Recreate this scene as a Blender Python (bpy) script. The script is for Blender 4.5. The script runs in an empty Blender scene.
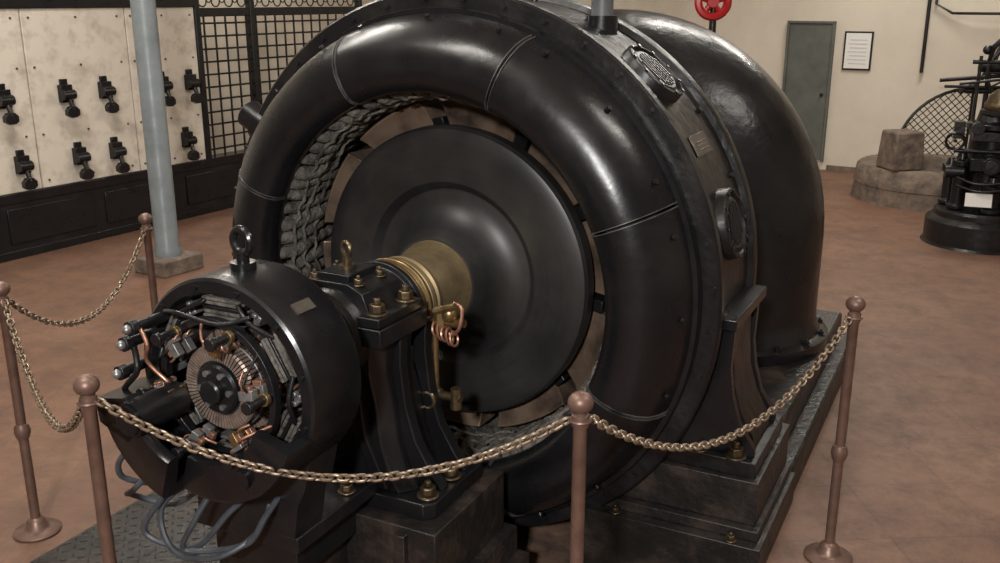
import bpy, bmesh, math, random
from math import sin, cos, pi, radians, sqrt
from mathutils import Vector, Matrix, noise
random.seed(7)
D = bpy.data
scn = bpy.context.scene

# ------------------------------------------------------------------ materials
def mat(name, col, rough=.5, metal=0., var=None, vscale=4., rvar=.0, bump=0., bscale=20., coat=0., detail=6., vlo=.35, vhi=.7, spec=.5):
    m = D.materials.new(name); m.use_nodes = True
    nt = m.node_tree; N = nt.nodes; L = nt.links
    b = N['Principled BSDF']
    b.inputs['Base Color'].default_value = (*col, 1)
    b.inputs['Roughness'].default_value = rough
    b.inputs['Metallic'].default_value = metal
    b.inputs['Specular IOR Level'].default_value = spec
    if coat: 
        b.inputs['Coat Weight'].default_value = coat
        b.inputs['Coat Roughness'].default_value = .12
    tc = N.new('ShaderNodeTexCoord')
    if var is not None or rvar:
        nz = N.new('ShaderNodeTexNoise'); nz.inputs['Scale'].default_value = vscale
        nz.inputs['Detail'].default_value = detail; nz.inputs['Roughness'].default_value = .62
        L.new(tc.outputs['Object'], nz.inputs['Vector'])
        mr = N.new('ShaderNodeMapRange')
        mr.inputs['From Min'].default_value = vlo; mr.inputs['From Max'].default_value = vhi
        L.new(nz.outputs['Fac'], mr.inputs['Value'])
        if var is not None:
            mx = N.new('ShaderNodeMix'); mx.data_type = 'RGBA'
            mx.inputs[6].default_value = (*col, 1); mx.inputs[7].default_value = (*var, 1)
            L.new(mr.outputs['Result'], mx.inputs[0]); L.new(mx.outputs[2], b.inputs['Base Color'])
        if rvar:
            mr2 = N.new('ShaderNodeMapRange')
            mr2.inputs['From Min'].default_value = .3; mr2.inputs['From Max'].default_value = .7
            mr2.inputs['To Min'].default_value = max(.03, rough-rvar); mr2.inputs['To Max'].default_value = min(1, rough+rvar)
            L.new(nz.outputs['Fac'], mr2.inputs['Value']); L.new(mr2.outputs['Result'], b.inputs['Roughness'])
    if bump:
        n2 = N.new('ShaderNodeTexNoise'); n2.inputs['Scale'].default_value = bscale; n2.inputs['Detail'].default_value = 4
        L.new(tc.outputs['Object'], n2.inputs['Vector'])
        bp = N.new('ShaderNodeBump'); bp.inputs['Strength'].default_value = bump; bp.inputs['Distance'].default_value = .02
        L.new(n2.outputs['Fac'], bp.inputs['Height']); L.new(bp.outputs['Normal'], b.inputs['Normal'])
    return m

BLK = mat('black_enamel', (.0065,.0065,.0078), .29, 0, (.014,.0135,.0135), 5, .06, .10, 9, vlo=.5, vhi=.9, spec=.45)
BLK2 = mat('black_cast_iron', (.0072,.0072,.0083), .36, 0, (.022,.018,.016), 6, .09, .3, 14, vlo=.5, vhi=.9, spec=.42)
BLKP = mat('black_pipe_paint', (.0072,.0072,.0083), .31, 0, (.013,.0125,.0125), 4, .07, .4, 7, spec=.42)
DUST = mat('dusty_base_iron', (.012,.0105,.010), .45, 0, (.080,.052,.038), 6, .12, .35, 25, vlo=.48, vhi=.88, spec=.45, detail=10)
WORN = mat('worn_edge_metal', (.15,.145,.14), .45, .4, (.03,.03,.03), 12, .1)
BRASS = mat('brass', (.36,.25,.12), .38, .85, (.12,.085,.045), 25, .12)
NUT = mat('bronze_nut', (.17,.125,.07), .40, .8, (.055,.042,.03), 30, .1)
SHAFT = mat('bronze_shaft', (.52,.40,.22), .36, .7, (.24,.17,.10), 7, .1)
COPPER = mat('copper', (.46,.24,.17), .42, .7, (.22,.11,.075), 30, .1)
POST = mat('stanchion_copper_brown', (.20,.122,.095), .45, .45, (.12,.070,.054), 18, .1)
CHAIN = mat('chain_brass', (.33,.25,.18), .45, .65, (.15,.11,.08), 30, .1)
STEEL = mat('steel', (.36,.36,.355), .38, .7, (.13,.13,.13), 20, .1)
MICA = mat('commutator_copper', (.40,.30,.25), .42, .6, (.17,.135,.11), 40, .1)
WIND = mat('winding_tape', (.135,.122,.105), .75, 0, (.035,.031,.027), 14, .1, .7, 60, vlo=.40, vhi=.66)
POLE = mat('rotor_pole_varnish', (.23,.16,.115), .30, .4, (.045,.033,.028), 5, .08, vlo=.40, vhi=.66)
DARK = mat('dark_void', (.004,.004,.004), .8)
CABLE = mat('cable_rubber', (.06,.068,.08), .42, 0, (.03,.033,.04), 20)
CREAM = mat('wall_plaster', (.64,.575,.475), .85, 0, (.52,.46,.375), .9, 0, .15, 8, detail=10)
MARB = mat('marble_panel', (.66,.60,.51), .35, 0, (.36,.31,.25), 6, .08, 0, 8, vlo=.47, vhi=.78, detail=12)
COLM = mat('column_paint', (.20,.225,.235), .4, 0, (.13,.15,.16), 5, .1)
GREY = mat('grey_paint', (.10,.105,.11), .45, 0, (.07,.07,.07), 6)
DOOR = mat('door_green_grey', (.11,.12,.10), .6, 0, (.07,.075,.065), 5)
STONE = mat('stone', (.20,.15,.115), .9, 0, (.07,.054,.043), 9, 0, .9, 12, detail=12)
PAPER = mat('paper', (.72,.71,.67), .6)
INK = mat('ink_grey', (.35,.35,.34), .7)
RED = mat('red_paint', (.36,.010,.010), .35)
PLATE = mat('nameplate', (.15,.13,.105), .4, .6, (.07,.06,.05), 30)
PIT = mat('pit_concrete', (.20,.12,.08), .8, 0, (.06,.038,.03), 8, 0, .3, 20)

def disc_mat():
    m = D.materials.new('rotor_disc_graphite'); m.use_nodes = True
    nt = m.node_tree; N = nt.nodes; L = nt.links; b = N['Principled BSDF']
    tc = N.new('ShaderNodeTexCoord'); sp = N.new('ShaderNodeSeparateXYZ')
    L.new(tc.outputs['Object'], sp.inputs[0])
    a = N.new('ShaderNodeMath'); a.operation = 'SUBTRACT'; a.inputs[1].default_value = .97
    L.new(sp.outputs['Z'], a.inputs[0])
    c = N.new('ShaderNodeCombineXYZ'); L.new(sp.outputs['X'], c.inputs[0]); L.new(a.outputs[0], c.inputs[1])
    ln = N.new('ShaderNodeVectorMath'); ln.operation = 'LENGTH'; L.new(c.outputs[0], ln.inputs[0])
    cb = N.new('ShaderNodeCombineXYZ'); L.new(ln.outputs['Value'], cb.inputs[0])
    n1 = N.new('ShaderNodeTexNoise'); n1.inputs['Scale'].default_value = 70; n1.inputs['Detail'].default_value = 5
    L.new(cb.outputs[0], n1.inputs['Vector'])
    n2 = N.new('ShaderNodeTexNoise'); n2.inputs['Scale'].default_value = 2.2; n2.inputs['Detail'].default_value = 12; n2.inputs['Roughness'].default_value = .6
    L.new(tc.outputs['Object'], n2.inputs['Vector'])
    h = N.new('ShaderNodeMath'); h.operation='MULTIPLY_ADD'; h.inputs[1].default_value=.25; h.inputs[2].default_value=.55
    L.new(n1.outputs['Fac'], h.inputs[0])
    ad = N.new('ShaderNodeMath'); ad.operation = 'MULTIPLY'; L.new(h.outputs[0], ad.inputs[0]); L.new(n2.outputs['Fac'], ad.inputs[1])
    mr = N.new('ShaderNodeMapRange'); mr.inputs['From Min'].default_value = .28; mr.inputs['From Max'].default_value = .50
    L.new(ad.outputs[0], mr.inputs['Value'])
    mx = N.new('ShaderNodeMix'); mx.data_type = 'RGBA'
    mx.inputs[6].default_value = (.012,.012,.013,1); mx.inputs[7].default_value = (.038,.036,.034,1)
    L.new(mr.outputs['Result'], mx.inputs[0]); L.new(mx.outputs[2], b.inputs['Base Color'])
    b.inputs['Metallic'].default_value = .1
    m2 = N.new('ShaderNodeMapRange'); m2.inputs['To Min'].default_value = .37; m2.inputs['To Max'].default_value = .47
    L.new(n2.outputs['Fac'], m2.inputs['Value']); L.new(m2.outputs['Result'], b.inputs['Roughness'])
    bp = N.new('ShaderNodeBump'); bp.inputs['Strength'].default_value=.12; bp.inputs['Distance'].default_value=.002
    L.new(n1.outputs['Fac'], bp.inputs['Height']); L.new(bp.outputs['Normal'], b.inputs['Normal'])
    return m
DISC = disc_mat()

def floor_mat():
    m = D.materials.new('floor_tiles_worn'); m.use_nodes = True
    nt = m.node_tree; N = nt.nodes; L = nt.links; b = N['Principled BSDF']
    tc = N.new('ShaderNodeTexCoord')
    mp = N.new('ShaderNodeMapping'); mp.inputs['Rotation'].default_value[2] = radians(-30)
    L.new(tc.outputs['Object'], mp.inputs['Vector'])
    br = N.new('ShaderNodeTexBrick'); br.offset = 0; br.inputs['Scale'].default_value = 1
    br.inputs['Brick Width'].default_value = .42; br.inputs['Row Height'].default_value = .42
    br.inputs['Mortar Size'].default_value = .006; br.inputs['Mortar Smooth'].default_value = .9
    br.inputs['Color1'].default_value = (.180,.090,.053,1); br.inputs['Color2'].default_value = (.155,.076,.046,1)
    br.inputs['Mortar'].default_value = (.118,.060,.038,1)
    L.new(mp.outputs[0], br.inputs['Vector'])
    n = N.new('ShaderNodeTexNoise'); n.inputs['Scale'].default_value = 1.1; n.inputs['Detail'].default_value = 12; n.inputs['Roughness'].default_value = .72
    L.new(tc.outputs['Object'], n.inputs['Vector'])
    r = N.new('ShaderNodeMapRange'); r.inputs['From Min'].default_value = .45; r.inputs['From Max'].default_value = .72
    r.inputs['To Max'].default_value=.75
    L.new(n.outputs['Fac'], r.inputs['Value'])
    mx = N.new('ShaderNodeMix'); mx.data_type = 'RGBA'
    L.new(r.outputs['Result'], mx.inputs[0]); L.new(br.outputs['Color'], mx.inputs[6]); mx.inputs[7].default_value = (.225,.130,.084,1)
    n3 = N.new('ShaderNodeTexNoise'); n3.inputs['Scale'].default_value = 3.5; n3.inputs['Detail'].default_value = 15; n3.inputs['Roughness'].default_value = .85
    L.new(tc.outputs['Object'], n3.inputs['Vector'])
    r3 = N.new('ShaderNodeMapRange'); r3.inputs['From Min'].default_value = .45; r3.inputs['From Max'].default_value = .62
    r3.inputs['To Max'].default_value = .85
    L.new(n3.outputs['Fac'], r3.inputs['Value'])
    mx2 = N.new('ShaderNodeMix'); mx2.data_type = 'RGBA'
    L.new(r3.outputs['Result'], mx2.inputs[0]); L.new(mx.outputs[2], mx2.inputs[6]); mx2.inputs[7].default_value = (.088,.048,.033,1)
    L.new(mx2.outputs[2], b.inputs['Base Color'])
    r2 = N.new('ShaderNodeMapRange'); r2.inputs['To Min'].default_value = .35; r2.inputs['To Max'].default_value = .8
    L.new(n3.outputs['Fac'], r2.inputs['Value']); L.new(r2.outputs['Result'], b.inputs['Roughness'])
    bp = N.new('ShaderNodeBump'); bp.inputs['Strength'].default_value=.25; bp.inputs['Distance'].default_value=.01
    L.new(n3.outputs['Fac'], bp.inputs['Height']); L.new(bp.outputs['Normal'], b.inputs['Normal'])
    return m
FLOOR = floor_mat()

# ------------------------------------------------------------------ builder
def frame(dirv):
    d = Vector(dirv).normalized()
    up = Vector((0,0,1)) if abs(d.z) < .95 else Vector((1,0,0))
    a = up.cross(d).normalized(); b = d.cross(a).normalized()
    return a, b, d

class G:
    def __init__(s, name, mats, parent=None, bevel=0, ang=35, loc=None, rotz=0):
        s.name=name; s.mats=mats if isinstance(mats,(list,tuple)) else [mats]
        s.parent=parent; s.bevel=bevel; s.ang=ang; s.v=[]; s.f=[]; s.m=[]; s.loc=loc; s.rotz=rotz
    def add(s, vs, fs, m=0):
        o=len(s.v); s.v += [tuple(v) for v in vs]
        for f in fs: s.f.append([i+o for i in f]); s.m.append(m)
        return s
    def box(s, c, d, m=0, M=None):
        x,y,z=[k/2 for k in d]; c=Vector(c)
        vs=[Vector((a*x,b*y,e*z)) for a in(-1,1) for b in(-1,1) for e in(-1,1)]
        if M is not None: vs=[M@v for v in vs]
        vs=[v+c for v in vs]
        return s.add(vs,[(0,1,3,2),(4,6,7,5),(0,4,5,1),(2,3,7,6),(0,2,6,4),(1,5,7,3)],m)
    def bx(s,x0,x1,y0,y1,z0,z1,m=0):
        return s.box(((x0+x1)/2,(y0+y1)/2,(z0+z1)/2),(abs(x1-x0),abs(y1-y0),abs(z1-z0)),m)
    def cyl(s,p0,p1,r0,r1=None,n=20,m=0,caps=True):
        p0=Vector(p0);p1=Vector(p1); r1=r0 if r1 is None else r1
        a,b,d=frame(p1-p0); vs=[]
        for p,r in((p0,r0),(p1,r1)):
            for i in range(n):
                t=2*pi*i/n; vs.append(p+a*r*cos(t)+b*r*sin(t))
        fs=[(i,(i+1)%n,n+(i+1)%n,n+i) for i in range(n)]
        if caps: fs+= [tuple(range(n-1,-1,-1)), tuple(range(n,2*n))]
        return s.add(vs,fs,m)
    def lathe(s,prof,o=(0,0,0),axis=(0,0,1),n=48,m=0,a0=0,a1=2*pi,closed=False,capends=False,ref=None):
        o=Vector(o); d=Vector(axis).normalized()
        if ref is None: A,B,_=frame(d)
        else:
            A=Vector(ref).normalized(); B=Vector((0,0,1)) if abs(d.z)<.5 else d.cross(A)
        full=abs(a1-a0-2*pi)<1e-6; k=n if full else n+1; P=len(prof); vs=[]
        for i in range(k):
            t=a0+(a1-a0)*i/n
            for r,h in prof: vs.append(o+A*r*cos(t)+B*r*sin(t)+d*h)
        fs=[]
        for i in range(n):
            j=(i+1)%k
            for q in range(P if closed else P-1):
                w=(q+1)%P; fs.append((i*P+q,j*P+q,j*P+w,i*P+w))
        if not full and capends:
            fs.append(tuple(range(P))); fs.append(tuple(range((k-1)*P+P-1,(k-1)*P-1,-1)))
        return s.add(vs,fs,m)
    def tube(s,pts,r,n=10,m=0,closed=False,caps=True,smooth=0):
        pts=[Vector(p) for p in pts]
        if smooth:
            out=[]; K=len(pts)
            for i in range(K if closed else K-1):
                p0=pts[(i-1)%K] if closed or i>0 else pts[0]; p1=pts[i]; p2=pts[(i+1)%K]
                p3=pts[(i+2)%K] if closed or i+2<K else pts[-1]
                for j in range(smooth):
                    t=j/smooth
                    out.append(.5*((2*p1)+(p2-p0)*t+(2*p0-5*p1+4*p2-p3)*t*t+(3*p1-p0-3*p2+p3)*t**3))
            if not closed: out.append(pts[-1])
            pts=out
        K=len(pts); vs=[]; A=None
        for i,p in enumerate(pts):
            if closed: d=pts[(i+1)%K]-pts[(i-1)%K]
            else: d=pts[min(i+1,K-1)]-pts[max(i-1,0)]
            d.normalize()
            if A is None: A,_,_=frame(d)
            A=(A-d*A.dot(d)).normalized(); B=d.cross(A)
            rr=r[i%len(r)] if isinstance(r,(list,tuple)) else r
            for j in range(n):
                t=2*pi*j/n; vs.append(p+A*rr*cos(t)+B*rr*sin(t))
        fs=[]
        for i in range(K if closed else K-1):
            k=(i+1)%K
            for j in range(n): fs.append((i*n+j,i*n+(j+1)%n,k*n+(j+1)%n,k*n+j))
        if not closed and caps: fs+=[tuple(range(n-1,-1,-1)),tuple(range((K-1)*n,K*n))]
        return s.add(vs,fs,m)
    def torus(s,c,axis,R,r,n=24,k=8,m=0):
        a,b,d=frame(axis); c=Vector(c)
        return s.tube([c+a*R*cos(2*pi*i/n)+b*R*sin(2*pi*i/n) for i in range(n)],r,k,m,closed=True)
    def ext(s,pts,y0,y1,m=0,plane='xz'):
        f=(lambda a,b,h:(a,h,b)) if plane=='xz' else ((lambda a,b,h:(h,a,b)) if plane=='yz' else (lambda a,b,h:(a,b,h)))
        n=len(pts); vs=[f(a,b,y0) for a,b in pts]+[f(a,b,y1) for a,b in pts]
        return s.add(vs,[(i,(i+1)%n,n+(i+1)%n,n+i) for i in range(n)]+[tuple(range(n-1,-1,-1)),tuple(range(n,2*n))],m)
    def loft(s,secs,m=0):
        n=len(secs[0]); vs=[p for sc in secs for p in sc]; fs=[]
        for i in range(len(secs)-1):
            for j in range(n): fs.append((i*n+j,i*n+(j+1)%n,(i+1)*n+(j+1)%n,(i+1)*n+j))
        fs+=[tuple(range(n-1,-1,-1)),tuple(range((len(secs)-1)*n,len(secs)*n))]
        return s.add(vs,fs,m)
    def sph(s,c,r,m=0,n=20,k=12,sc=(1,1,1)):
        prof=[(r*sin(pi*i/k),-r*cos(pi*i/k)) for i in range(k+1)]
        prof[0]=(1e-5,-r); prof[-1]=(1e-5,r)
        o=len(s.v); s.lathe(prof,(0,0,0),(0,0,1),n,m)
        for i in range(o,len(s.v)):
            v=s.v[i]; s.v[i]=(v[0]*sc[0]+c[0],v[1]*sc[1]+c[1],v[2]*sc[2]+c[2])
        return s
    def nut(s,p,axis,r=.022,h=.022,m=0,stud=True,ms=None):
        p=Vector(p); d=Vector(axis).normalized()
        s.cyl(p,p+d*h*.25,r*1.35,n=16,m=m); s.cyl(p+d*h*.25,p+d*h,r,n=6,m=m)
        if stud: s.cyl(p+d*h,p+d*h*1.5,r*.5,r*.42,n=10,m=m if ms is None else ms)
        return s
    def done(s):
        me=D.meshes.new(s.name); me.from_pydata(s.v,[],s.f)
        for mt in s.mats: me.materials.append(mt)
        me.polygons.foreach_set('material_index',s.m)
        bm=bmesh.new(); bm.from_mesh(me)
        bmesh.ops.recalc_face_normals(bm,faces=bm.faces)
        bm.to_mesh(me); bm.free()
        me.polygons.foreach_set('use_smooth',[True]*len(me.polygons))
        me.set_sharp_from_angle(angle=radians(s.ang))
        ob=D.objects.new(s.name,me); scn.collection.objects.link(ob)
        if s.parent is not None: ob.parent=s.parent
        if s.loc is not None: ob.location=s.loc
        ob.rotation_euler[2]=s.rotz
        if s.bevel:
            md=ob.modifiers.new('bevel','BEVEL'); md.width=s.bevel; md.segments=2; md.limit_method='ANGLE'; md.angle_limit=radians(40)
            md.harden_normals=False
        return ob

def empty(name,loc=(0,0,0),rotz=0):
    e=D.objects.new(name,None); e.location=loc; e.rotation_euler[2]=rotz
    scn.collection.objects.link(e); e.empty_display_size=.2
    return e

# ------------------------------------------------------------------ generator
ZC=.97
ORG=(-.1875,3.61,0); GA=radians(-27)
gen=empty('hydroelectric_generator',ORG,GA)
YA=(0,1,0); XR=(1,0,0); OC=(0,0,ZC)
def pol(r,a,y): return Vector((r*cos(a),y,ZC+r*sin(a)))

g=G('stator_frame',[BLK2,BLK],gen,ang=30)
g.lathe([(1.0,-.03),(1.060,-.03),(1.068,-.022),(1.068,.012),(1.060,.02),(1.035,.03),(1.03,.08),(1.03,.46),(1.032,.50),(1.052,.51),(1.055,.52),(1.055,.57),(1.045,.58),(.96,.60),(.9,.66),(.75,.68),(.74,.60),(.74,.15),(.9,.12),(.97,0)],OC,YA,144,0,closed=True,ref=XR)
g.done()
g=G('stator_bolts',[BLK2,WORN],gen)
for i in range(40):
    a=2*pi*(i+.5)/40; g.nut(pol(1.035,a,-.03),(0,-1,0),.012,.012,0,stud=False)
for i in range(24):
    a=2*pi*(i+.5)/24; g.cyl(pol(1.028,a,.10),pol(1.042,a,.10),.011,n=10); g.cyl(pol(1.028,a,.45),pol(1.042,a,.45),.011,n=10)
g.done()
prof=[(.735,-.11),(.715,-.17),(.715,-.20),(.725,-.228),(.748,-.25),(.785,-.262),(.83,-.262),(.875,-.248),(.915,-.22),(.948,-.18),(.97,-.13),(.984,-.07),(.99,-.03)]
inner=[(r-.010 if i>3 else r+.010,y+.012) for i,(r,y) in enumerate(prof)]
full=prof+inner[::-1]
g=G('end_shield_segments',[BLK],gen,ang=50)
w=G('end_shield_joint_flanges',[WORN,BLK],gen,ang=50)
b2=G('end_shield_screws',[BLK2],gen)
for k in range(8):
    a0=radians(22.5+45*k+.38); a1=radians(22.5+45*(k+1)-.38)
    g.lathe(full,OC,YA,22,0,a0,a1,closed=True,capends=True,ref=XR)
    rp=[(r+(.003 if r>.78 else -.003 if r<.73 else 0),y-.003) for r,y in prof]
    rf=rp+inner[::-1]
    for s0,s1 in((a0-radians(.05),a0+radians(.12)),(a1-radians(.12),a1+radians(.05))):
        w.lathe(rf,OC,YA,1,0,s0,s1,closed=True,capends=True,ref=XR)
    for t in(.12,.5,.88):
        a=a0+(a1-a0)*t
        b2.cyl(pol(.968,a,-.148),pol(.978,a,-.152),.010,n=12)
g.lathe([(.975,-.075),(1.0,-.075),(1.004,-.06),(1.004,-.03),(.975,-.03)],OC,YA,144,0,closed=True,ref=XR)
g.done(); w.done(); b2.done()
G('dark_gap_backing',[DARK],gen).lathe([(.75,-.10),(.74,-.17),(.78,-.235),(.85,-.235),(.93,-.16),(.96,-.05),(.97,0)],OC,YA,96,0,ref=XR).done()  # near-black backing sheet, puts shade into the gaps between shield segments

# windings: taped coil ends packed side by side, cloth-wrapped and uneven
g=G('stator_windings',[WIND],gen,ang=70)
g.lathe([(.745,-.08),(.735,.05),(.725,.15),(.725,.5),(.80,.5),(.80,-.05)],OC,YA,96,0,closed=True,ref=XR)
NW=72; o0=len(g.v)
for i in range(NW):
    a=2*pi*i/NW+random.uniform(-.006,.006); da=.07+random.uniform(-.02,.02); j=random.uniform(-.006,.006)
    pts=[pol(.728,a,.16),pol(.714+j,a+.01,.09),pol(.706+j,a+da*.3,.02),pol(.707-j,a+da*.65,-.05),pol(.720,a+da*.95,-.11),pol(.76,a+da*1.05,-.15)]
    g.tube(pts,random.uniform(.025,.031),8,0,smooth=6)
for R,y in((.682,.03),(.684,-.04),(.690,-.09)):
    g.tube([pol(R+.005*sin(i*2.1),2*pi*i/168,y+.010*cos(i*1.3)+.008*sin(i*.37)) for i in range(168)],.0075,6,0,closed=True)
for i in range(o0,len(g.v)):
    v=Vector(g.v[i]); n_=noise.noise_vector(v*28)*.007+noise.noise_vector(v*11)*.008; g.v[i]=tuple(v+n_)
g.done()

# rotor poles
g=G('rotor_poles',[POLE,BLK2,WORN],gen,bevel=.004)
NP=10
for i in range(NP):
    a=2*pi*(i+.3)/NP; ha=2*pi/NP*.40
    g.lathe([(.50,.135),(.58,.115),(.64,.085),(.664,.060),(.672,.068),(.674,.44),(.50,.44)],OC,YA,8,0,a-ha,a+ha,closed=True,capends=True,ref=XR)
    g.lathe([(.54,.10),(.60,.085),(.60,.40),(.54,.40)],OC,YA,3,1,a+ha*1.05,a+ha*1.38,closed=True,capends=True,ref=XR)
g.lathe([(.12,.14),(.50,.14),(.50,.42),(.12,.42)],OC,YA,64,1,closed=True,ref=XR)
g.done()
g=G('rotor_disc',[DISC],gen,ang=28)
g.lathe([(.10,-.14),(.172,-.14),(.185,-.12),(.200,-.085),(.225,-.045),(.262,-.012),(.30,.004),(.335,.008),(.345,-.004),(.365,-.020),(.42,-.028),(.50,-.030),(.548,-.028),(.566,-.020),(.575,-.006),(.577,.03),(.572,.055),(.55,.065),(.12,.07)],OC,YA,144,0,ref=XR)
g.done()
g=G('main_shaft',[SHAFT,BRASS,BLK2],gen,ang=30)
g.lathe([(.001,.66),(.09,.66),(.10,.1),(.10,-.05),(.165,-.135),(.160,-.16),(.148,-.20),(.142,-.26),(.140,-.33),(.150,-.335),(.153,-.352),(.141,-.357),(.141,-.372),(.155,-.378),(.155,-.398),(.14,-.404),(.14,-.42),(.10,-.43),(.085,-.86),(.001,-.87)],OC,YA,64,0,ref=XR)
g.lathe([(.07,-.85),(.07,-1.0),(.06,-1.30),(.001,-1.30)],OC,YA,40,2,ref=XR)
g.done()
# bearing housing
ZB=ZC+.02
g=G('bearing_housing',[BLK2,BRASS,NUT],gen,ang=35,bevel=.003)
g.lathe([(.095,-.47),(.160,-.47),(.168,-.478),(.168,-.50),(.15,-.505),(.145,-.54),(.15,-.57),(.155,-.60),(.155,-.76),(.15,-.80),(.135,-.83),(.14,-.85),(.17,-.855),(.17,-.885),(.11,-.89)],OC,YA,64,0,ref=XR)
g.lathe([(.085,-.415),(.156,-.415),(.164,-.42),(.164,-.432),(.148,-.437),(.148,-.452),(.163,-.456),(.163,-.47),(.085,-.47)],OC,YA,48,1,closed=True,ref=XR)
g.bx(-.215,.215,-.82,-.54,ZB-.03,ZB+.03)
g.bx(-.205,.205,-.81,-.55,ZB+.032,ZB+.062)
g.ext([(-.15,ZB+.06),(-.125,ZB+.125),(-.07,ZB+.15),(.07,ZB+.15),(.125,ZB+.125),(.15,ZB+.06)],-.78,-.58)
g.bx(-.06,.06,-.76,-.60,ZB+.145,ZB+.172)
for x in(-.17,.17):
    for y in(-.60,-.765): g.nut((x,y,ZB+.062),(0,0,1),.026,.036,2)
for x in(-.085,.085):
    for y in(-.62,-.74): g.nut((x,y,ZB+.14),(0,0,1),.015,.022,2)
g.done()
g=G('bearing_eyebolt',[NUT],gen)
g.cyl((0,-.68,ZB+.17),(0,-.68,ZB+.215),.013); g.torus((0,-.68,ZB+.236),(.4,1,0),.022,.008)
g.cyl((0,-.68,ZB+.17),(0,-.68,ZB+.184),.026)
g.done()
def rsec(hx,y0,y1,z,c=.04,xo=0):
    pts=[]
    for sx,sy in((-1,0),(1,0),(1,1),(-1,1)):
        y=y0 if sy==0 else y1; dy=c if sy==0 else -c
        if (sx,sy) in((-1,0),(1,1)): pts+= [(xo+sx*hx,y+dy,z),(xo+sx*(hx-c),y,z)]
        else: pts+= [(xo+sx*(hx-c),y,z),(xo+sx*hx,y+dy,z)]
    return pts
g=G('bearing_pedestal',[BLK,NUT,DUST],gen,bevel=.006,ang=40)
g.loft([rsec(.37,-.80,-.42,.39,.03),rsec(.37,-.80,-.42,.445,.03)])
g.loft([rsec(.27,-.77,-.46,.445),rsec(.235,-.765,-.49,.50),rsec(.20,-.76,-.50,.60),rsec(.185,-.76,-.51,.74),rsec(.17,-.77,-.53,.84),rsec(.18,-.78,-.55,.91),rsec(.20,-.80,-.56,.97)])
for s in(1,-1):
    for y0,y1 in((-.69,-.645),(-.535,-.49)):
        g.ext([(s*.15,.97),(s*.205,.97),(s*.20,.86),(s*.215,.72),(s*.25,.60),(s*.31,.50),(s*.35,.445),(s*.15,.445)],y0,y1)
g.ext([(-.20,.46),(-.12,.64),(-.09,.88),(.09,.88),(.12,.64),(.20,.46),(.14,.46),(.07,.68),(-.07,.68),(-.14,.46)],-.79,-.75)
for x in(-.325,.325):
    for y in(-.74,-.59): g.nut((x,y,.445),(0,0,1),.028,.038,1)
g.done()
g=G('pedestal_base',[DUST,BLK2,NUT],gen,bevel=.014)
g.bx(-.50,.50,-.92,-.33,-.16,.06); g.bx(-.46,.46,-.90,-.35,.06,.17); g.bx(-.42,.42,-.86,-.38,.17,.39)
for x in(-.30,0,.30): g.bx(x-.02,x+.02,-.885,-.35,.17,.37,0)
g.bx(-.24,.16,-1.20,-.78,.44,.49,1); g.bx(-.20,.12,-1.16,-.78,.32,.44,1)
g.bx(-.14,.08,-1.02,-.78,-.16,.32,0)
for x,y in((.12,-1.15),(.12,-.90),(-.20,-1.15)): g.nut((x,y,.49),(0,0,1),.022,.028,2)
g.done()

# exciter
g=G('exciter_yoke',[BLK,BLK2],gen,ang=35)
g.lathe([(.262,-1.262),(.270,-1.275),(.300,-1.275),(.308,-1.268),(.310,-1.255),(.310,-1.065),(.304,-1.05),(.29,-1.04),(.255,-1.025),(.19,-1.0),(.14,-.96),(.13,-.90),(.10,-.90),(.12,-1.0),(.262,-1.06)],OC,YA,96,0,closed=True,ref=XR)
g.ext([(-.22,.49),(.15,.49),(.16,.54),(.17,.60),(.20,.66),(.235,.80),(-.235,.80),(-.22,.66),(-.20,.60),(-.22,.54)],-1.20,-1.07,1)
for i in range(12):
    a=2*pi*(i+.5)/12; g.cyl(pol(.285,a,-1.275),pol(.285,a,-1.283),.009,n=12,m=1)
g.done()
g=G('exciter_pole_coils',[BLK2,WIND,STEEL],gen,bevel=.003)
for i in range(6):
    a=2*pi*i/6+radians(30)
    R=Matrix.Rotation(-a,3,'Y')
    def bb(r0,r1,wd,y0,y1,m):
        c=pol((r0+r1)/2,a,(y0+y1)/2); g.box(c,(r1-r0,y1-y0,wd),m,R)
    bb(.175,.262,.075,-1.25,-1.08,0); bb(.168,.178,.12,-1.255,-1.075,2)
    for q in range(5):
        rr=.190+q*.0125; bb(rr,rr+.010,.130-.004*(q%2),-1.264+.002*(q%2),-1.07,1 if q!=2 else 0)
    a2=a+radians(30); R=Matrix.Rotation(-a2,3,'Y')
    c=pol(.232,a2,-1.20); g.box(c,(.035,.11,.022),2,R)
    for q in(-.014,.014): g.cyl(pol(.235,a2,-1.265)+Vector((0,0,q)),pol(.235,a2,-1.245)+Vector((0,0,q)),.008,n=8,m=2)
    g.tube([pol(.245,a+.22,-1.26),pol(.235,a2,-1.285),pol(.245,a+.80,-1.26)],.008,8,0,smooth=5)
g.lathe([(.06,-1.05),(.262,-1.05)],OC,YA,48,0,ref=XR)
g.done()
g=G('exciter_armature',[MICA,BLK2,DARK,COPPER,STEEL],gen)
nb=64; dy=.05
for i in range(nb):
    a0=2*pi*i/nb; a1=a0+2*pi/nb*.68
    g.lathe([(.080,-1.345+dy),(.118,-1.345+dy),(.124,-1.338+dy),(.124,-1.22),(.15,-1.215),(.15,-1.205),(.085,-1.205)],OC,YA,1,0,a0,a1,closed=True,capends=True,ref=XR)
g.lathe([(.02,-1.338+dy),(.119,-1.338+dy),(.119,-1.21),(.16,-1.20),(.165,-1.08)],OC,YA,64,2,ref=XR)
g.lathe([(.001,-1.335),(.030,-1.335),(.035,-1.33),(.035,-1.31),(.066,-1.308),(.072,-1.30),(.072,-1.28)],OC,YA,40,1,ref=XR)
for i in range(6):
    a=2*pi*i/6; g.cyl(pol(.052,a,-1.305),pol(.052,a,-1.318),.009,n=6,m=4)
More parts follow.
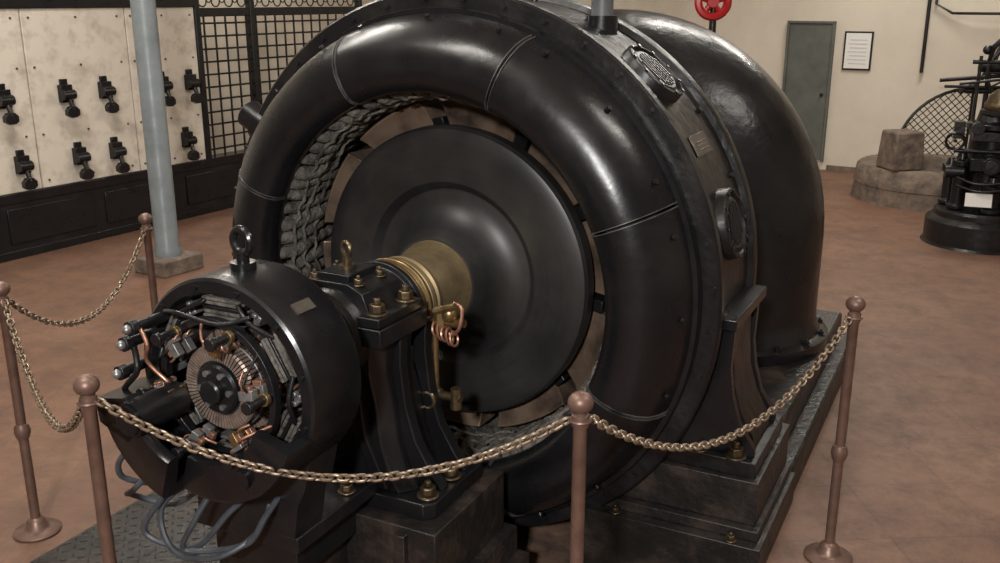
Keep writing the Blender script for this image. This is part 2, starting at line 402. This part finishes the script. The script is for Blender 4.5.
for i in range(36):
    a=2*pi*i/36
    g.tube([pol(.148,a,-1.21),pol(.158,a+.05,-1.19),pol(.162,a+.12,-1.15)],.005,5,3)
g.torus(pol(0,0,-1.255),(0,1,0),.1255,.003,n=48,k=6,m=4)
g.done()
g=G('brush_rocker',[BLK2,BRASS,COPPER,STEEL],gen,bevel=.0015)
g.lathe([(.185,-1.28),(.205,-1.28),(.205,-1.305),(.185,-1.305)],OC,YA,64,0,closed=True,ref=XR)
for i in range(6):
    a=2*pi*i/6+radians(5); R=Matrix.Rotation(-a,3,'Y')
    g.cyl(pol(.19,a,-1.27),pol(.19,a,-1.385),.012,n=12,m=0)
    g.cyl(pol(.19,a,-1.385),pol(.19,a,-1.40),.018,n=12,m=0)
    g.cyl(pol(.19,a,-1.32),pol(.19,a,-1.335),.019,n=12,m=1)
    for y in(-1.30,-1.345):
        g.box(pol(.150,a+.08,y),(.045,.022,.026),1 if i%2 else 3,R)
        g.box(pol(.170,a+.05,y),(.012,.025,.045),3,R)
        g.box(pol(.155,a+.20,y),(.03,.016,.018),2,R)
        g.torus(pol(.172,a-.06,y),(sin(a),.3,cos(a)),.013,.0035,n=14,k=5,m=2)
    pts=[pol(.17,a,-1.33),pol(.160,a+.25,-1.36),pol(.175,a+.45,-1.34),pol(.20,a+.6,-1.30)]
    g.tube(pts,.0045,6,2 if i%2 else 0,smooth=5)
    pts=[pol(.15,a+.1,-1.32),pol(.135,a+.3,-1.345),pol(.15,a+.5,-1.33)]
    g.tube(pts,.0038,6,2,smooth=5)
for dx,dz in((-.24,.12),(-.27,.03),(-.21,.17)):
    c=Vector((dx,-1.34,ZC+dz))
    g.cyl(c+Vector((0,.1,0)),c-Vector((0,.03,0)),.016,n=14,m=0); g.cyl(c-Vector((0,.03,0)),c-Vector((0,.055,0)),.022,n=8,m=0)
    g.sph((c.x,c.y-.06,c.z),.014,3,12,8)
g.tube([(-.24,-1.36,ZC+.12),(-.20,-1.39,ZC+.05),(-.27,-1.38,ZC-.03),(-.16,-1.38,ZC-.08)],.009,8,0,smooth=5)
g.tube([(-.21,-1.36,ZC+.17),(-.14,-1.40,ZC+.14),(-.17,-1.38,ZC+.08),(-.12,-1.36,ZC+.02)],.006,8,2,smooth=5)
g.tube([(-.17,-1.30,ZC+.20),(-.08,-1.34,ZC+.22),(.04,-1.32,ZC+.20),(.12,-1.28,ZC+.22)],.007,8,0,smooth=5)
g.done()
g=G('exciter_front_bracket',[BLK,BLK2,NUT],gen,ang=40)
g.lathe([(.285,-1.27),(.275,-1.40),(.18,-1.41),(.175,-1.42),(.175,-1.44),(.18,-1.45),(.295,-1.45),(.308,-1.44),(.312,-1.42),(.312,-1.27)],OC,YA,30,0,radians(186),radians(252),closed=True,capends=True,ref=XR)
g.lathe([(.285,-1.27),(.275,-1.33),(.195,-1.34),(.19,-1.35),(.195,-1.375),(.295,-1.375),(.308,-1.368),(.312,-1.355),(.312,-1.27)],OC,YA,40,0,radians(252),radians(340),closed=True,capends=True,ref=XR)
g.cyl((-.155,-1.475,ZC-.055),(-.155,-1.30,ZC-.055),.050,n=32); g.cyl((-.155,-1.484,ZC-.055),(-.155,-1.475,ZC-.055),.042,n=32)
g.ext([(-.31,ZC-.03),(-.20,ZC-.01),(-.15,ZC-.04),(-.15,ZC-.10),(-.20,ZC-.14),(-.30,ZC-.10)],-1.45,-1.27)
g.cyl((.14,-1.39,ZC-.205),(.14,-1.33,ZC-.205),.028,n=20)
g.done()
g=G('exciter_eyebolt',[BLK,NUT],gen)
g.cyl((0,-1.16,ZC+.305),(0,-1.16,ZC+.33),.036,n=24); g.cyl((0,-1.16,ZC+.33),(0,-1.16,ZC+.355),.018,n=16)
g.torus((0,-1.16,ZC+.388),(.15,1,0),.034,.012,n=28,k=10)
g.done()
g=G('exciter_nameplate',[PLATE],gen)
a=radians(48); g.box(pol(.313,a,-1.17),(.006,.075,.035),0,Matrix.Rotation(-a,3,'Y')); g.done()
g=G('exciter_cables',[CABLE],gen)
cp=[[(-.26,-1.24,.74),(-.42,-1.28,.67),(-.46,-1.27,.58),(-.38,-1.20,.54),(-.26,-1.18,.57),(-.18,-1.12,.62)],
    [(-.22,-1.26,.72),(-.33,-1.34,.60),(-.39,-1.30,.55),(-.30,-1.22,.50),(-.16,-1.20,.60),(-.10,-1.10,.60)],
    [(-.16,-1.26,.70),(-.22,-1.33,.60),(-.28,-1.36,.48),(-.14,-1.31,.44),(-.05,-1.24,.55),(.02,-1.16,.62)],
    [(-.10,-1.26,.68),(-.24,-1.32,.56),(-.18,-1.35,.44),(-.03,-1.33,.45),(.06,-1.24,.52),(.05,-1.16,.62)],
    [(-.05,-1.26,.68),(-.10,-1.34,.55),(-.14,-1.34,.45),(.03,-1.28,.48),(.10,-1.26,.58),(.09,-1.16,.62)]]
for p in cp: g.tube(p,.0095,8,0,smooth=8)
g.done()
g=G('lubrication_valve',[BRASS,COPPER,NUT],gen)
VX=.21
g.cyl((VX-.01,-.47,ZC-.06),(VX-.01,-.47,ZC-.28),.012,m=0,n=12)
g.cyl((VX-.06,-.46,ZC-.04),(VX+.11,-.48,ZC-.01),.016,m=0,n=12)
g.cyl((VX+.03,-.50,ZC-.05),(VX+.03,-.50,ZC+.04),.022,m=0,n=6); g.sph((VX+.06,-.49,ZC+.02),.030,0,14,8)
g.cyl((VX-.10,-.47,ZC-.06),(VX-.01,-.47,ZC-.03),.020,m=2,n=8); g.cyl((VX+.02,-.52,ZC+.03),(VX+.10,-.52,ZC+.06),.012,m=0,n=8)
for i in range(5): g.torus((VX+.02+.017*i,-.51,ZC-.035-.006*i),(1,.15*(i%2),.25),.024+.004*(i%2),.0045,n=20,k=6,m=1)
g.tube([(VX+.08,-.51,ZC-.05),(VX+.12,-.53,ZC-.01),(VX+.12,-.51,ZC+.05),(VX+.08,-.49,ZC+.06)],.006,6,1,smooth=5)
g.cyl((VX-.10,-.47,ZC-.29),(VX+.09,-.47,ZC-.29),.015,m=2,n=12)
g.sph((VX-.01,-.47,ZC-.29),.028,2,14,8); g.cyl((VX-.01,-.53,ZC-.29),(VX-.01,-.47,ZC-.29),.010,m=2,n=10)
g.torus((VX-.01,-.53,ZC-.29),(0,1,0),.028,.007,m=2); g.cyl((VX+.07,-.47,ZC-.33),(VX+.07,-.47,ZC-.255),.020,m=2,n=10)
g.cyl((VX-.085,-.47,ZC-.31),(VX-.085,-.47,ZC-.27),.024,m=2,n=8)
g.done()

# frame feet
g=G('stator_feet',[BLK2,NUT,BLK],gen,bevel=.010)
for s in(1,-1):
    base=[(.70,.34),(1.21,.34),(1.21,.40),(.70,.40)]
    core=[(.98,.88),(1.075,.88),(1.08,.74),(1.09,.64),(1.12,.54),(1.17,.45),(1.18,.40),(.78,.40),(.80,.45),(.86,.60),(.95,.75)]
    mir=lambda P:[(s*x,z) for x,z in P]
    g.ext(mir(base),.06,.54)
    g.ext(mir(core),.17,.43)
    rib=[(.98,.90),(1.09,.90),(1.09,.86),(1.085,.72),(1.10,.62),(1.13,.52),(1.19,.43),(1.19,.40),(.80,.40),(.84,.5),(.9,.66)]
    g.ext(mir(rib),.10,.14,2); g.ext(mir(rib),.46,.50,2)
    g.ext(mir([(.97,.885),(1.105,.885),(1.105,.925),(.97,.925)]),.06,.54,2)
    for x in(.84,1.13):
        for y in(.095,.50): g.nut((s*x,y-.012,.40),(0,0,1),.030,.040,1)
    g.nut((s*1.0,.08,.40),(0,0,1),.018,.024,1)
g.done()
g=G('stator_plinths',[DUST,NUT],gen,bevel=.018)
for s in(1,-1):
    g.bx(s*.66,s*1.23,.03,.60,.17,.34); g.bx(s*.62,s*1.25,-.01,.60,.13,.17); g.bx(s*.58,s*1.27,-.06,.60,-.16,.13)
    for x in(.72,1.16): g.nut((s*x,-.035,.13),(0,0,1),.016,.022,1)
g.done()
g=G('stator_vent_covers',[BLK2,BLK],gen,ang=35)
for ad,y,rr in((14,.26,.13),(48,.26,.13),(155,.28,.12),(108,.28,.12)):
    a=radians(ad); d=Vector((cos(a),0,sin(a)))
    g.lathe([(.001,.030),(rr*.70,.030),(rr*.78,.022),(rr*.84,.022),(rr*.88,.034),(rr*.97,.032),(rr,.026),(rr*1.02,-.06)],pol(1.03,a,y),d,40,0)
    for i in range(10):
        fr=frame(d); t=2*pi*i/10; p=pol(1.03,a,y)+d*.032+fr[0]*rr*.92*cos(t)+fr[1]*rr*.92*sin(t)
        g.cyl(p,p+d*.006,.007,n=8,m=1)
    for i in range(-3,4):
        fr=frame(d); p=pol(1.03,a,y)+d*.031+fr[0]*i*.022; h=sqrt(max(0,(rr*.62)**2-(i*.022)**2)); g.cyl(p-fr[1]*h,p+fr[1]*h,.004,n=6,m=1)
g.done()
g=G('stator_nameplate',[PLATE,INK],gen,bevel=.002)
a=radians(31); R=Matrix.Rotation(-a,3,'Y')
g.box(pol(1.036,a,.25),(.008,.17,.08),0,R)
for q in(-.02,-.005,.01): g.box(pol(1.0405,a,.25)+Vector((-sin(a),0,cos(a)))*q,(.002,.12,.004),0,R)
g.done()
g=G('stator_top_fittings',[BLK,GREY,NUT],gen,ang=35)
g.bx(-.12,.10,.0,.3,ZC+1.02,ZC+1.14); g.torus((-.05,.15,ZC+1.19),(0,1,0),.05,.015)
g.cyl((.44,.40,ZC+.86),(.44,.40,3.4),.042,n=24,m=1); g.cyl((.44,.40,ZC+.9),(.44,.40,ZC+.97),.06,n=24,m=0)
a=radians(150)
g.lathe([(.001,.10),(.05,.10),(.06,.09),(.06,.02),(.075,.015),(.075,-.05)],pol(1.05,a,.02),(cos(a),0,sin(a)),28,0)
g.done()

# turbine side
tur=empty('water_turbine',ORG,GA)
g=G('turbine_plinth',[DUST],tur,bevel=.015)
g.bx(.58,1.26,.61,2.45,-.16,.15); g.bx(-1.26,-.58,.61,2.45,-.16,.15)
g.bx(.60,1.19,.61,2.35,.15,.30); g.bx(-1.19,-.60,.61,2.35,.15,.30); g.bx(-.6,.6,.9,2.35,-.16,.30)
g.done()
g=G('turbine_inlet_pipe',[BLKP,BLK2],tur,ang=40)
cx,yv,rb,rt,z0=.66,1.72,.62,.47,.86
pts=[(cx,yv,.30),(cx,yv,.5),(cx,yv,.7)]
for i in range(19):
    t=pi/2*i/18; pts.append((cx-rb+rb*cos(t),yv,z0+rb*sin(t)))
pts+=[(-.2,yv,z0+rb),(-.5,yv,z0+rb)]
g.tube(pts,rt,56,0)
g.lathe([(rt,.0),(.53,.0),(.535,.01),(.535,.055),(.52,.062),(.495,.07),(.475,.12),(.47,.16)],(cx,yv,.30),(0,0,1),64,0)
for i in range(16):
    t=2*pi*i/16; g.nut((cx+.508*cos(t),yv+.508*sin(t),.36),(0,0,1),.016,.02,1)
g.done()
g=G('turbine_casing',[BLKP,BLK2],tur,ang=35)
g.lathe([(.001,1.25),(.35,1.25),(.40,1.30),(.62,1.38),(.70,1.48),(.72,1.60),(.72,1.95),(.65,2.10),(.4,2.2),(.001,2.22)],OC,YA,64,0,ref=XR)
g.lathe([(.001,.70),(.20,.70),(.20,.95),(.26,.96),(.26,1.26)],OC,YA,40,1,ref=XR)
g.ext([(-.35,.28),(.35,.28),(.2,.9),(-.2,.9)],.95,1.20,1)
g.done()
g=G('red_handwheel',[RED,BLK2],tur,ang=40)
g.torus((.34,2.35,1.985),(.4,-1,0),.080,.024,n=32,m=0); g.lathe([(.001,.03),(.03,.03),(.035,.0),(.035,-.01),(.001,-.01)],(.34,2.35,1.985),(.4,-1,0),24,0)
for k in range(5):
    t=2*pi*k/5+.3; fr=frame((.4,-1,0)); p=Vector((.34,2.35,1.985)); g.cyl(p,p+(fr[0]*cos(t)+fr[1]*sin(t))*.08,.016,n=8,m=0)
g.cyl((.34,2.37,.30),(.34,2.37,1.98),.02,m=1)
g.done()

# ------------------------------------------------------------------ stanchions + chains
ST=[(-1.694,4.487,0),(-1.81,3.33,0),(-1.071,2.309,.049),(.200,2.197,.049),(1.225,3.15,0)]
for i,(x,y,h) in enumerate(ST):
    g=G('stanchion',[POST],None,ang=40,loc=(x,y,0))
    g.lathe([(.001,.0),(.085,0),(.088,.008),(.082,.014),(.05,.018),(.040,.026),(.034,.05),(.026,.06),(.0180,.065),(.0180,.40),(.0225,.402),(.027,.415),(.030,.43),(.027,.445),(.0225,.458),(.0180,.46),(.0180,.925+h),(.022,.93+h),(.024,.945+h),(.022,.96+h),(.018,.963+h),(.018,.968+h)],(0,0,0),(0,0,1),28,0)
    g.sph((0,0,.992+h),.033,0,24,14,(1,1,.86))
    g.torus((0,0,.945+h),(0,0,1),.025,.005,n=20,k=6)
    g.done()
def chain(p,q,sag):
    p=Vector(p);q=Vector(q); g=G('barrier_chain',[CHAIN],None,ang=60)
    K=400; pts=[]
    for i in range(K+1):
        t=i/K; v=p.lerp(q,t); v.z-=4*sag*t*(1-t); pts.append(v)
    pitch=.0225; acc=0; nxt=0; li=0
    for i in range(K):
        seg=(pts[i+1]-pts[i]).length
        while nxt<=acc+seg:
            c=pts[i].lerp(pts[i+1],(nxt-acc)/seg); d=(pts[i+1]-pts[i]).normalized()
            a=Vector((0,0,1)).cross(d).normalized(); b=d.cross(a)
            ang=radians(25+ (90 if li%2 else 0)+random.uniform(-12,12)); u=a*cos(ang)+b*sin(ang)
            L,Wd=.0105,.0105; path=[]
            for k in range(12):
                t=2*pi*k/12; path.append(c+d*((L if cos(t)>0 else -L)*.55+cos(t)*.0095)+u*sin(t)*Wd)
            g.tube(path,.0042,6,0,closed=True); li+=1; nxt+=pitch
        acc+=seg
    g.done()
def top(i,dx=0,dy=0): return (ST[i][0]+dx,ST[i][1]+dy,.945+ST[i][2])
chain(top(0,0,-.028),top(1,0,.028),.25)
chain(top(1,.02,-.023),top(2,-.02,.023),.25)
chain(top(2,.030,0),top(3,-.030,0),.19)
chain(top(3,.023,.020),top(4,-.023,-.020),.245)

# ------------------------------------------------------------------ room
RO=(-3.96,7.34,0); RA=radians(59)
g=G('floor',[FLOOR,PIT],None,loc=ORG,rotz=GA)
B=15; x0,x1,y0,y1=-1.2,1.2,-.40,2.3
g.add([(-B,-B,0),(B,-B,0),(B,B,0),(-B,B,0),(x0,y0,0),(x1,y0,0),(x1,y1,0),(x0,y1,0)],[(0,1,5,4),(1,2,6,5),(2,3,7,6),(3,0,4,7)],0)
g.add([(x0,y0,0),(x1,y0,0),(x1,y1,0),(x0,y1,0),(x0,y0,-.16),(x1,y0,-.16),(x1,y1,-.16),(x0,y1,-.16)],[(0,1,5,4),(1,2,6,5),(2,3,7,6),(3,0,4,7),(4,5,6,7)],1)
fl=g.done()
def roomobj(name,mats,**k): return G(name,mats,None,loc=RO,rotz=RA,**k)
roomobj('wall_left',[CREAM]).bx(-9,7.86,1.0,1.1,0,4.6).done()
roomobj('wall_back',[CREAM]).bx(7.76,7.86,-13,1.0,0,4.6).done()
roomobj('wall_right',[CREAM]).bx(-9,7.86,-13.1,-13,0,4.6).done()
roomobj('wall_front',[CREAM]).bx(-9.1,-9,-13.1,1.1,0,4.6).done()
roomobj('ceiling',[CREAM]).bx(-9.1,7.86,-13.1,1.1,4.6,4.7).done()
roomobj('baseboard_back',[STONE]).bx(7.745,7.76,-13,-4.6,0,.06).done()
g=roomobj('door_1',[DOOR,BLK2],bevel=.005)
g.bx(7.72,7.758,-4.53,-4.03,.12,1.72,0)
g.bx(7.70,7.758,-4.56,-4.53,.1,1.75,0); g.bx(7.70,7.758,-4.03,-4.0,.1,1.75,0); g.bx(7.70,7.758,-4.56,-4.0,1.72,1.75,0)
g.cyl((7.69,-4.47,.9),(7.72,-4.47,.9),.02,m=1)
g.done()
g=roomobj('framed_notice',[BLK2,PAPER,INK])
g.bx(7.735,7.76,-4.99,-4.67,1.20,1.64,0); g.bx(7.728,7.736,-4.97,-4.69,1.22,1.62,1)
for k in range(7): g.bx(7.726,7.729,-4.93 ,-4.74+.02*(k%2),1.27+k*.045,1.276+k*.045,2)
g.done()
g=roomobj('wall_conduits',[BLK2])
g.cyl((7.70,-5.55,1.2),(7.70,-5.55,4.5),.02); g.tube([(7.70,-5.62,3.9),(7.70,-5.62,1.95),(7.68,-5.8,1.85),(7.6,-6.0,1.85),(7.6,-7.5,1.85)],.015)
g.cyl((7.70,-6.3,1.75),(7.70,-7.5,1.75),.03)
g.done()

# switchboard
sb=empty('switchboard',RO,RA)
g=G('black_frame',[BLK2,BLK],sb,bevel=.006)
g.bx(-3.6,4.6,-.02,.25,.0,.50); g.bx(-3.6,4.6,-.04,.02,.0,.07,1); g.bx(-3.6,4.6,-.03,.02,.44,.52,1)
for k in range(9):
    xx=-3.5+k*.9; g.bx(xx,xx+.78,-.032,-.02,.12,.40,1)
g.bx(-3.6,2.22,-.03,.06,1.93,2.02,1)
for xx in(-3.6,2.18,2.88,4.56): g.bx(xx,xx+.06,-.03,.04,.5,2.02,1)
g.bx(2.2,4.6,-.02,.03,1.84,1.92,1)
g.done()
g=G('marble_panels',[MARB],sb,bevel=.006)
for a,b in((-3.54,-2.5),(-2.49,-1.50),(-1.49,-.53),(-.52,.44),(.45,1.41),(1.42,2.18)): g.bx(a,b,-.01,.03,.52,1.93)
g.done()
g=G('mesh_screen',[BLK],sb)
x=2.30
while x<4.56: 
    g.box((x,0,1.17),(.018,.010,1.36)); x+=.135
z=.60
while z<1.84: g.box((3.39,0.002,z),(2.32,.010,.018)); z+=.118
for k in range(14):
    c=(2.3+k*.165,0,1.98)
    g.torus(c,(0,1,0),.05,.007,n=16,k=6); g.torus((c[0]+.08,0,2.0),(0,1,0),.032,.006,n=16,k=6)
g.bx(2.2,4.6,-.01,.02,2.06,2.08)
g.done()
g=G('knife_switches',[BLK,WORN],sb,ang=40,bevel=.003)
for (x,z) in [(.2,1.2),(.74,1.2),(1.12,1.2),(1.73,1.2),(2.05,1.2),(.28,.68),(.8,.68),(1.16,.68),(1.95,.68),(-.3,1.2),(-.9,1.2),(-.4,.68),(-1.3,1.2),(-1.1,.68),(-1.9,1.2),(-2.3,.68)]:
    g.box((x,-.035,z+.06),(.105,.05,.14)); g.cyl((x-.055,-.07,z+.05),(x+.055,-.07,z+.05),.040,n=18)
    g.box((x,-.02,z+.15),(.06,.03,.05)); 
    g.tube([(x,-.07,z+.03),(x,-.10,z-.03),(x-.005,-.115,z-.07)],.020,8,0,smooth=4)
    g.loft([[(x+a*q-.005,-.105+b*.024,zz) for a,b in((-1,-1),(1,-1),(1,1),(-1,1))] for q,zz in((.025,z-.04),(.055,z-.07),(.055,z-.11),(.025,z-.13))])
g.done()
g=G('panel_studs',[WORN],sb)
for k in range(6):
    for zz in(.58,.95,1.48,1.86):
        for o in(.06,.48,.88):
            xx=[-3.54,-2.49,-1.49,-.52,.45,1.42][k]+o*(1 if k<5 else .8); g.cyl((xx,-.01,zz),(xx,-.018,zz),.009,n=10)
g.done()

col=empty('steel_column',(-2.54,7.11,0))
g=G('shaft',[COLM],col); g.lathe([(.10,.12),(.10,.17),(.088,.20),(.084,4.6)],(0,0,0),(0,0,1),32); g.done()
g=G('footing',[STONE],col,bevel=.01,rotz=RA); g.bx(-.19,.19,-.17,.17,0,.12); g.done()

# stone well
g=G('stone_well',[STONE],None,ang=40,loc=(4.5,9.9,0))
g.lathe([(.78,0),(.76,.16),(.77,.17),(.75,.33),(.72,.36),(.52,.36),(.50,.33),(.50,0)],(0,0,0),(0,0,1),40)
g.done()
g=G('stone_block',[STONE],None,bevel=.02,loc=(4.02,9.60,.362),rotz=radians(12)); g.loft([[(x*.17,y*.16,0) for x,y in((-1,-1),(1,-1),(1,1),(-1,1))],[(x*.15,y*.14,.38) for x,y in((-1,-1),(1,-1),(1,1),(-1,1))]]); g.done()
we=empty('well_winch')
g=G('guard_screen',[BLK2],we,loc=(4.75,9.78,.36),rotz=radians(-10))
R=.68
g.tube([(-R*cos(t*pi/2/12),0,R*sin(t*pi/2/12)+.1) for t in range(13)]+[(.3,0,R+.1)],.016,8); g.tube([(-R*.97,.08,0),(-R*.97,.08,.1)]+[(-R*.97*cos(t*pi/2/12),.08,R*.97*sin(t*pi/2/12)+.1) for t in range(13)],.01,6)
g.cyl((-R,0,.0),(-R,0,.12),.013); g.cyl((0,0,0),(0,0,R+.1),.013); g.cyl((.3,0,0),(.3,0,R+.12),.013)
for k in range(-12,14):
    for sgn in(1,-1):
        pts=[]
        for j in range(0,60):
            xx=-R+j*R/59; zz=(sgn*(xx+R/2)+k*.075+R/2-.1)
            if 0<=zz and xx*xx+zz*zz<=R*R: pts.append((xx,0,zz+.1))
        if len(pts)>1: g.cyl(pts[0],pts[-1],.005,n=5)
g.done()
g=G('winch_frame',[BLK2],we,loc=(4.95,9.7,0.0),rotz=radians(-15))
g.cyl((-.1,0,.36),(-.1,0,1.5),.025); g.cyl((.35,0,.36),(.35,0,1.5),.025); g.cyl((-.2,0,1.35),(.55,0,1.35),.05); g.cyl((-.3,0,1.12),(.5,0,1.12),.03)
g.cyl((-.55,-.05,1.22),(.3,-.05,1.30),.02); g.cyl((-.5,-.05,1.16),(.3,-.05,1.16),.015)
g.tube([(-.35,0,1.1),(-.15,0,1.25),(0,0,1.6),(.1,0,1.85)],.025,8,smooth=5); g.torus((.15,-.08,1.3),(0,1,0),.28,.02,n=32); 
for k in range(6):
    t=pi*k/6; g.cyl((.15-.27*cos(t),-.08,1.3-.27*sin(t)),(.15+.27*cos(t),-.08,1.3+.27*sin(t)),.01,n=8)
g.done()

# governor / engine at right
go=empty('turbine_governor',(4.10,8.0,0),radians(-20))
g=G('base',[BLK2],go,ang=35)
g.lathe([(.001,.30),(.36,.30),(.38,.28),(.38,.24),(.42,.22),(.44,.20),(.44,.02),(.46,0)],(0,0,0),(0,0,1),48); g.done()
g=G('body',[BLK,BLK2,NUT,STEEL],go,ang=35,bevel=.003)
g.lathe([(.26,.30),(.27,.34),(.22,.38),(.20,.45),(.20,.62),(.24,.64),(.24,.68),(.18,.70),(.17,.95),(.21,.97),(.21,1.01),(.14,1.03),(.12,1.12)],(0,.02,0),(0,0,1),36)
for x,y,h,r in((-.22,-.12,.78,.055),(.20,-.14,.86,.06),(-.28,.08,.70,.05),(.02,-.25,.60,.06)):
    g.lathe([(r,.3),(r*1.4,.31),(r*1.4,.34),(r,.35),(r,h-.12),(r*1.35,h-.11),(r*1.35,h-.07),(r*.8,h-.06),(r*.6,h),(.001,h+.01)],(x,y,0),(0,0,1),20)
    for i in range(6):
        t=i*pi/3; g.cyl((x+r*1.2*cos(t),y+r*1.2*sin(t),h-.07),(x+r*1.2*cos(t),y+r*1.2*sin(t),h-.05),.009,n=6,m=1)
g.box((-.02,-.22,.70),(.30,.14,.10)); g.cyl((-.02,-.34,.70),(-.02,-.2,.70),.07,n=24); g.cyl((-.02,-.36,.70),(-.02,-.33,.70),.05,n=24,m=1)
g.box((.0,-.16,.92),(.34,.12,.07),1); g.cyl((-.30,-.2,.80),(.3,-.2,.80),.018,m=1,n=12); g.cyl((-.34,-.16,.62),(-.2,-.16,.62),.05,n=18)
g.box((-.27,-.1,.96),(.08,.10,.14),1); g.torus((-.30,-.22,.88),(0,1,.2),.07,.012,n=24); g.cyl((-.30,-.22,.88),(-.30,-.1,.88),.014)
g.cyl((.10,-.25,.98),(.10,-.15,.98),.065,n=24,m=2); g.cyl((.10,-.256,.98),(.10,-.25,.98),.055,n=24,m=1)
g.cyl((-.14,-.24,.99),(-.14,-.16,.99),.05,n=24,m=1)
for z in(.52,.58): g.tube([(-.25,-.2,z),(-.1,-.33,z-.03),(.12,-.32,z),(.25,-.18,z+.05)],.012,8,1,smooth=5)
g.done()
g=G('copper_dome',[NUT,BLK2],go,ang=40)
g.lathe([(.17,1.12),(.18,1.14),(.18,1.17),(.165,1.19),(.15,1.24),(.10,1.285),(.04,1.30),(.03,1.34),(.001,1.345)],(.08,0,0),(0,0,1),32); 
g.lathe([(.19,1.08),(.20,1.09),(.20,1.12),(.1,1.13)],(.08,0,0),(0,0,1),32,1); g.done()
g=G('linkage',[BLK2,STEEL],go,ang=40)
for x in(-.16,.24): g.cyl((x,.08,.9),(x,.08,1.55),.014)
g.cyl((-.22,.08,1.5),(.30,.08,1.5),.018); g.cyl((-.3,.06,1.32),(.28,.06,1.40),.012,m=0); g.tube([(-.10,.08,1.5),(-.06,.06,1.64),(.06,.04,1.70),(.14,.06,1.62),(.2,.08,1.5)],.018,8,smooth=4)
g.sph((-.12,.06,1.6),.04); g.sph((.22,.06,1.6),.04); g.cyl((.05,.06,1.35),(.05,.06,1.82),.012); g.cyl((-.12,.06,1.6),(.05,.06,1.78),.008); g.cyl((.22,.06,1.6),(.05,.06,1.78),.008)
g.torus((.36,.0,1.0),(1,.2,0),.30,.022,n=36)
for k in range(3):
    t=pi*k/3; g.cyl((.36,-.28*cos(t),1-.28*sin(t)),(.36,.28*cos(t),1+.28*sin(t)),.013,n=8)
g.cyl((.1,0,1.0),(.40,0,1.0),.03)
g.done()
g=G('white_label',[PAPER],go); g.box((-.08,-.33,.42),(.20,.006,.11),0,Matrix.Rotation(radians(-15),3,'X')); g.done()

g=G('floor_access_plate',[DUST],None,bevel=.003,loc=ORG,rotz=GA)
g.bx(-1.15,-.52,-1.15,-.45,0,.008)
for i in range(15):
    for j in range(16):
        g.box((-1.13+i*.041,-1.13+j*.042,.0095),(.024,.006,.003),0,Matrix.Rotation(radians(45 if (i+j)%2 else -45),3,'Z'))
g.done()
g=G('drain_pipe',[PAPER],gen); g.cyl((-.02,-1.10,0),(-.02,-1.10,.33),.018); g.done()

# ------------------------------------------------------------------ lights
def area(name,loc,rot,size,sy,power,col=(1,.95,.87)):
    l=D.lights.new(name,'AREA'); l.shape='RECTANGLE'; l.size=size; l.size_y=sy; l.energy=power; l.color=col
    o=D.objects.new(name,l); o.location=loc; o.rotation_euler=rot; scn.collection.objects.link(o)
    return o
def aim(o,t):
    o.rotation_euler=(Vector(t)-o.location).to_track_quat('-Z','Y').to_euler()
area('unseen_overhead_light',(-1.8,2.2,4.4),(0,0,.4),1.6,.35,80)
area('unseen_overhead_light',(2.8,2.6,4.4),(0,0,.4),1.6,.35,60)
area('unseen_overhead_light',(-2.6,5.6,4.4),(0,0,.4),1.8,.35,135)
area('unseen_overhead_light',(1.8,7.0,4.4),(0,0,.4),1.8,.35,80)
area('unseen_overhead_light',(4.0,9.2,4.4),(0,0,.4),1.8,.35,115)
area('unseen_overhead_light',(-2.67,10.07,4.3),(0,0,RA),1.4,.3,70)  # added out of view to brighten the wall behind the mesh screen
o=area('added_flash_light',(-.6,-1.4,2.9),(0,0,0),.28,.22,215,(1,.98,.95)); aim(o,(0,4,.9))  # added flash-like source behind the camera, for sharper highlights on the machine

w=D.worlds.new('world'); scn.world=w; w.use_nodes=True
w.node_tree.nodes['Background'].inputs[0].default_value=(1,.93,.84,1); w.node_tree.nodes['Background'].inputs[1].default_value=.15

cam=D.cameras.new('camera'); co=D.objects.new('camera',cam); scn.collection.objects.link(co)
co.location=(0,0,2.0); co.rotation_euler=(radians(90-16.4),0,0); cam.lens=34.56; cam.sensor_width=36; cam.clip_start=.05
scn.camera=co
scn.view_settings.view_transform='Standard'; scn.view_settings.look='None'
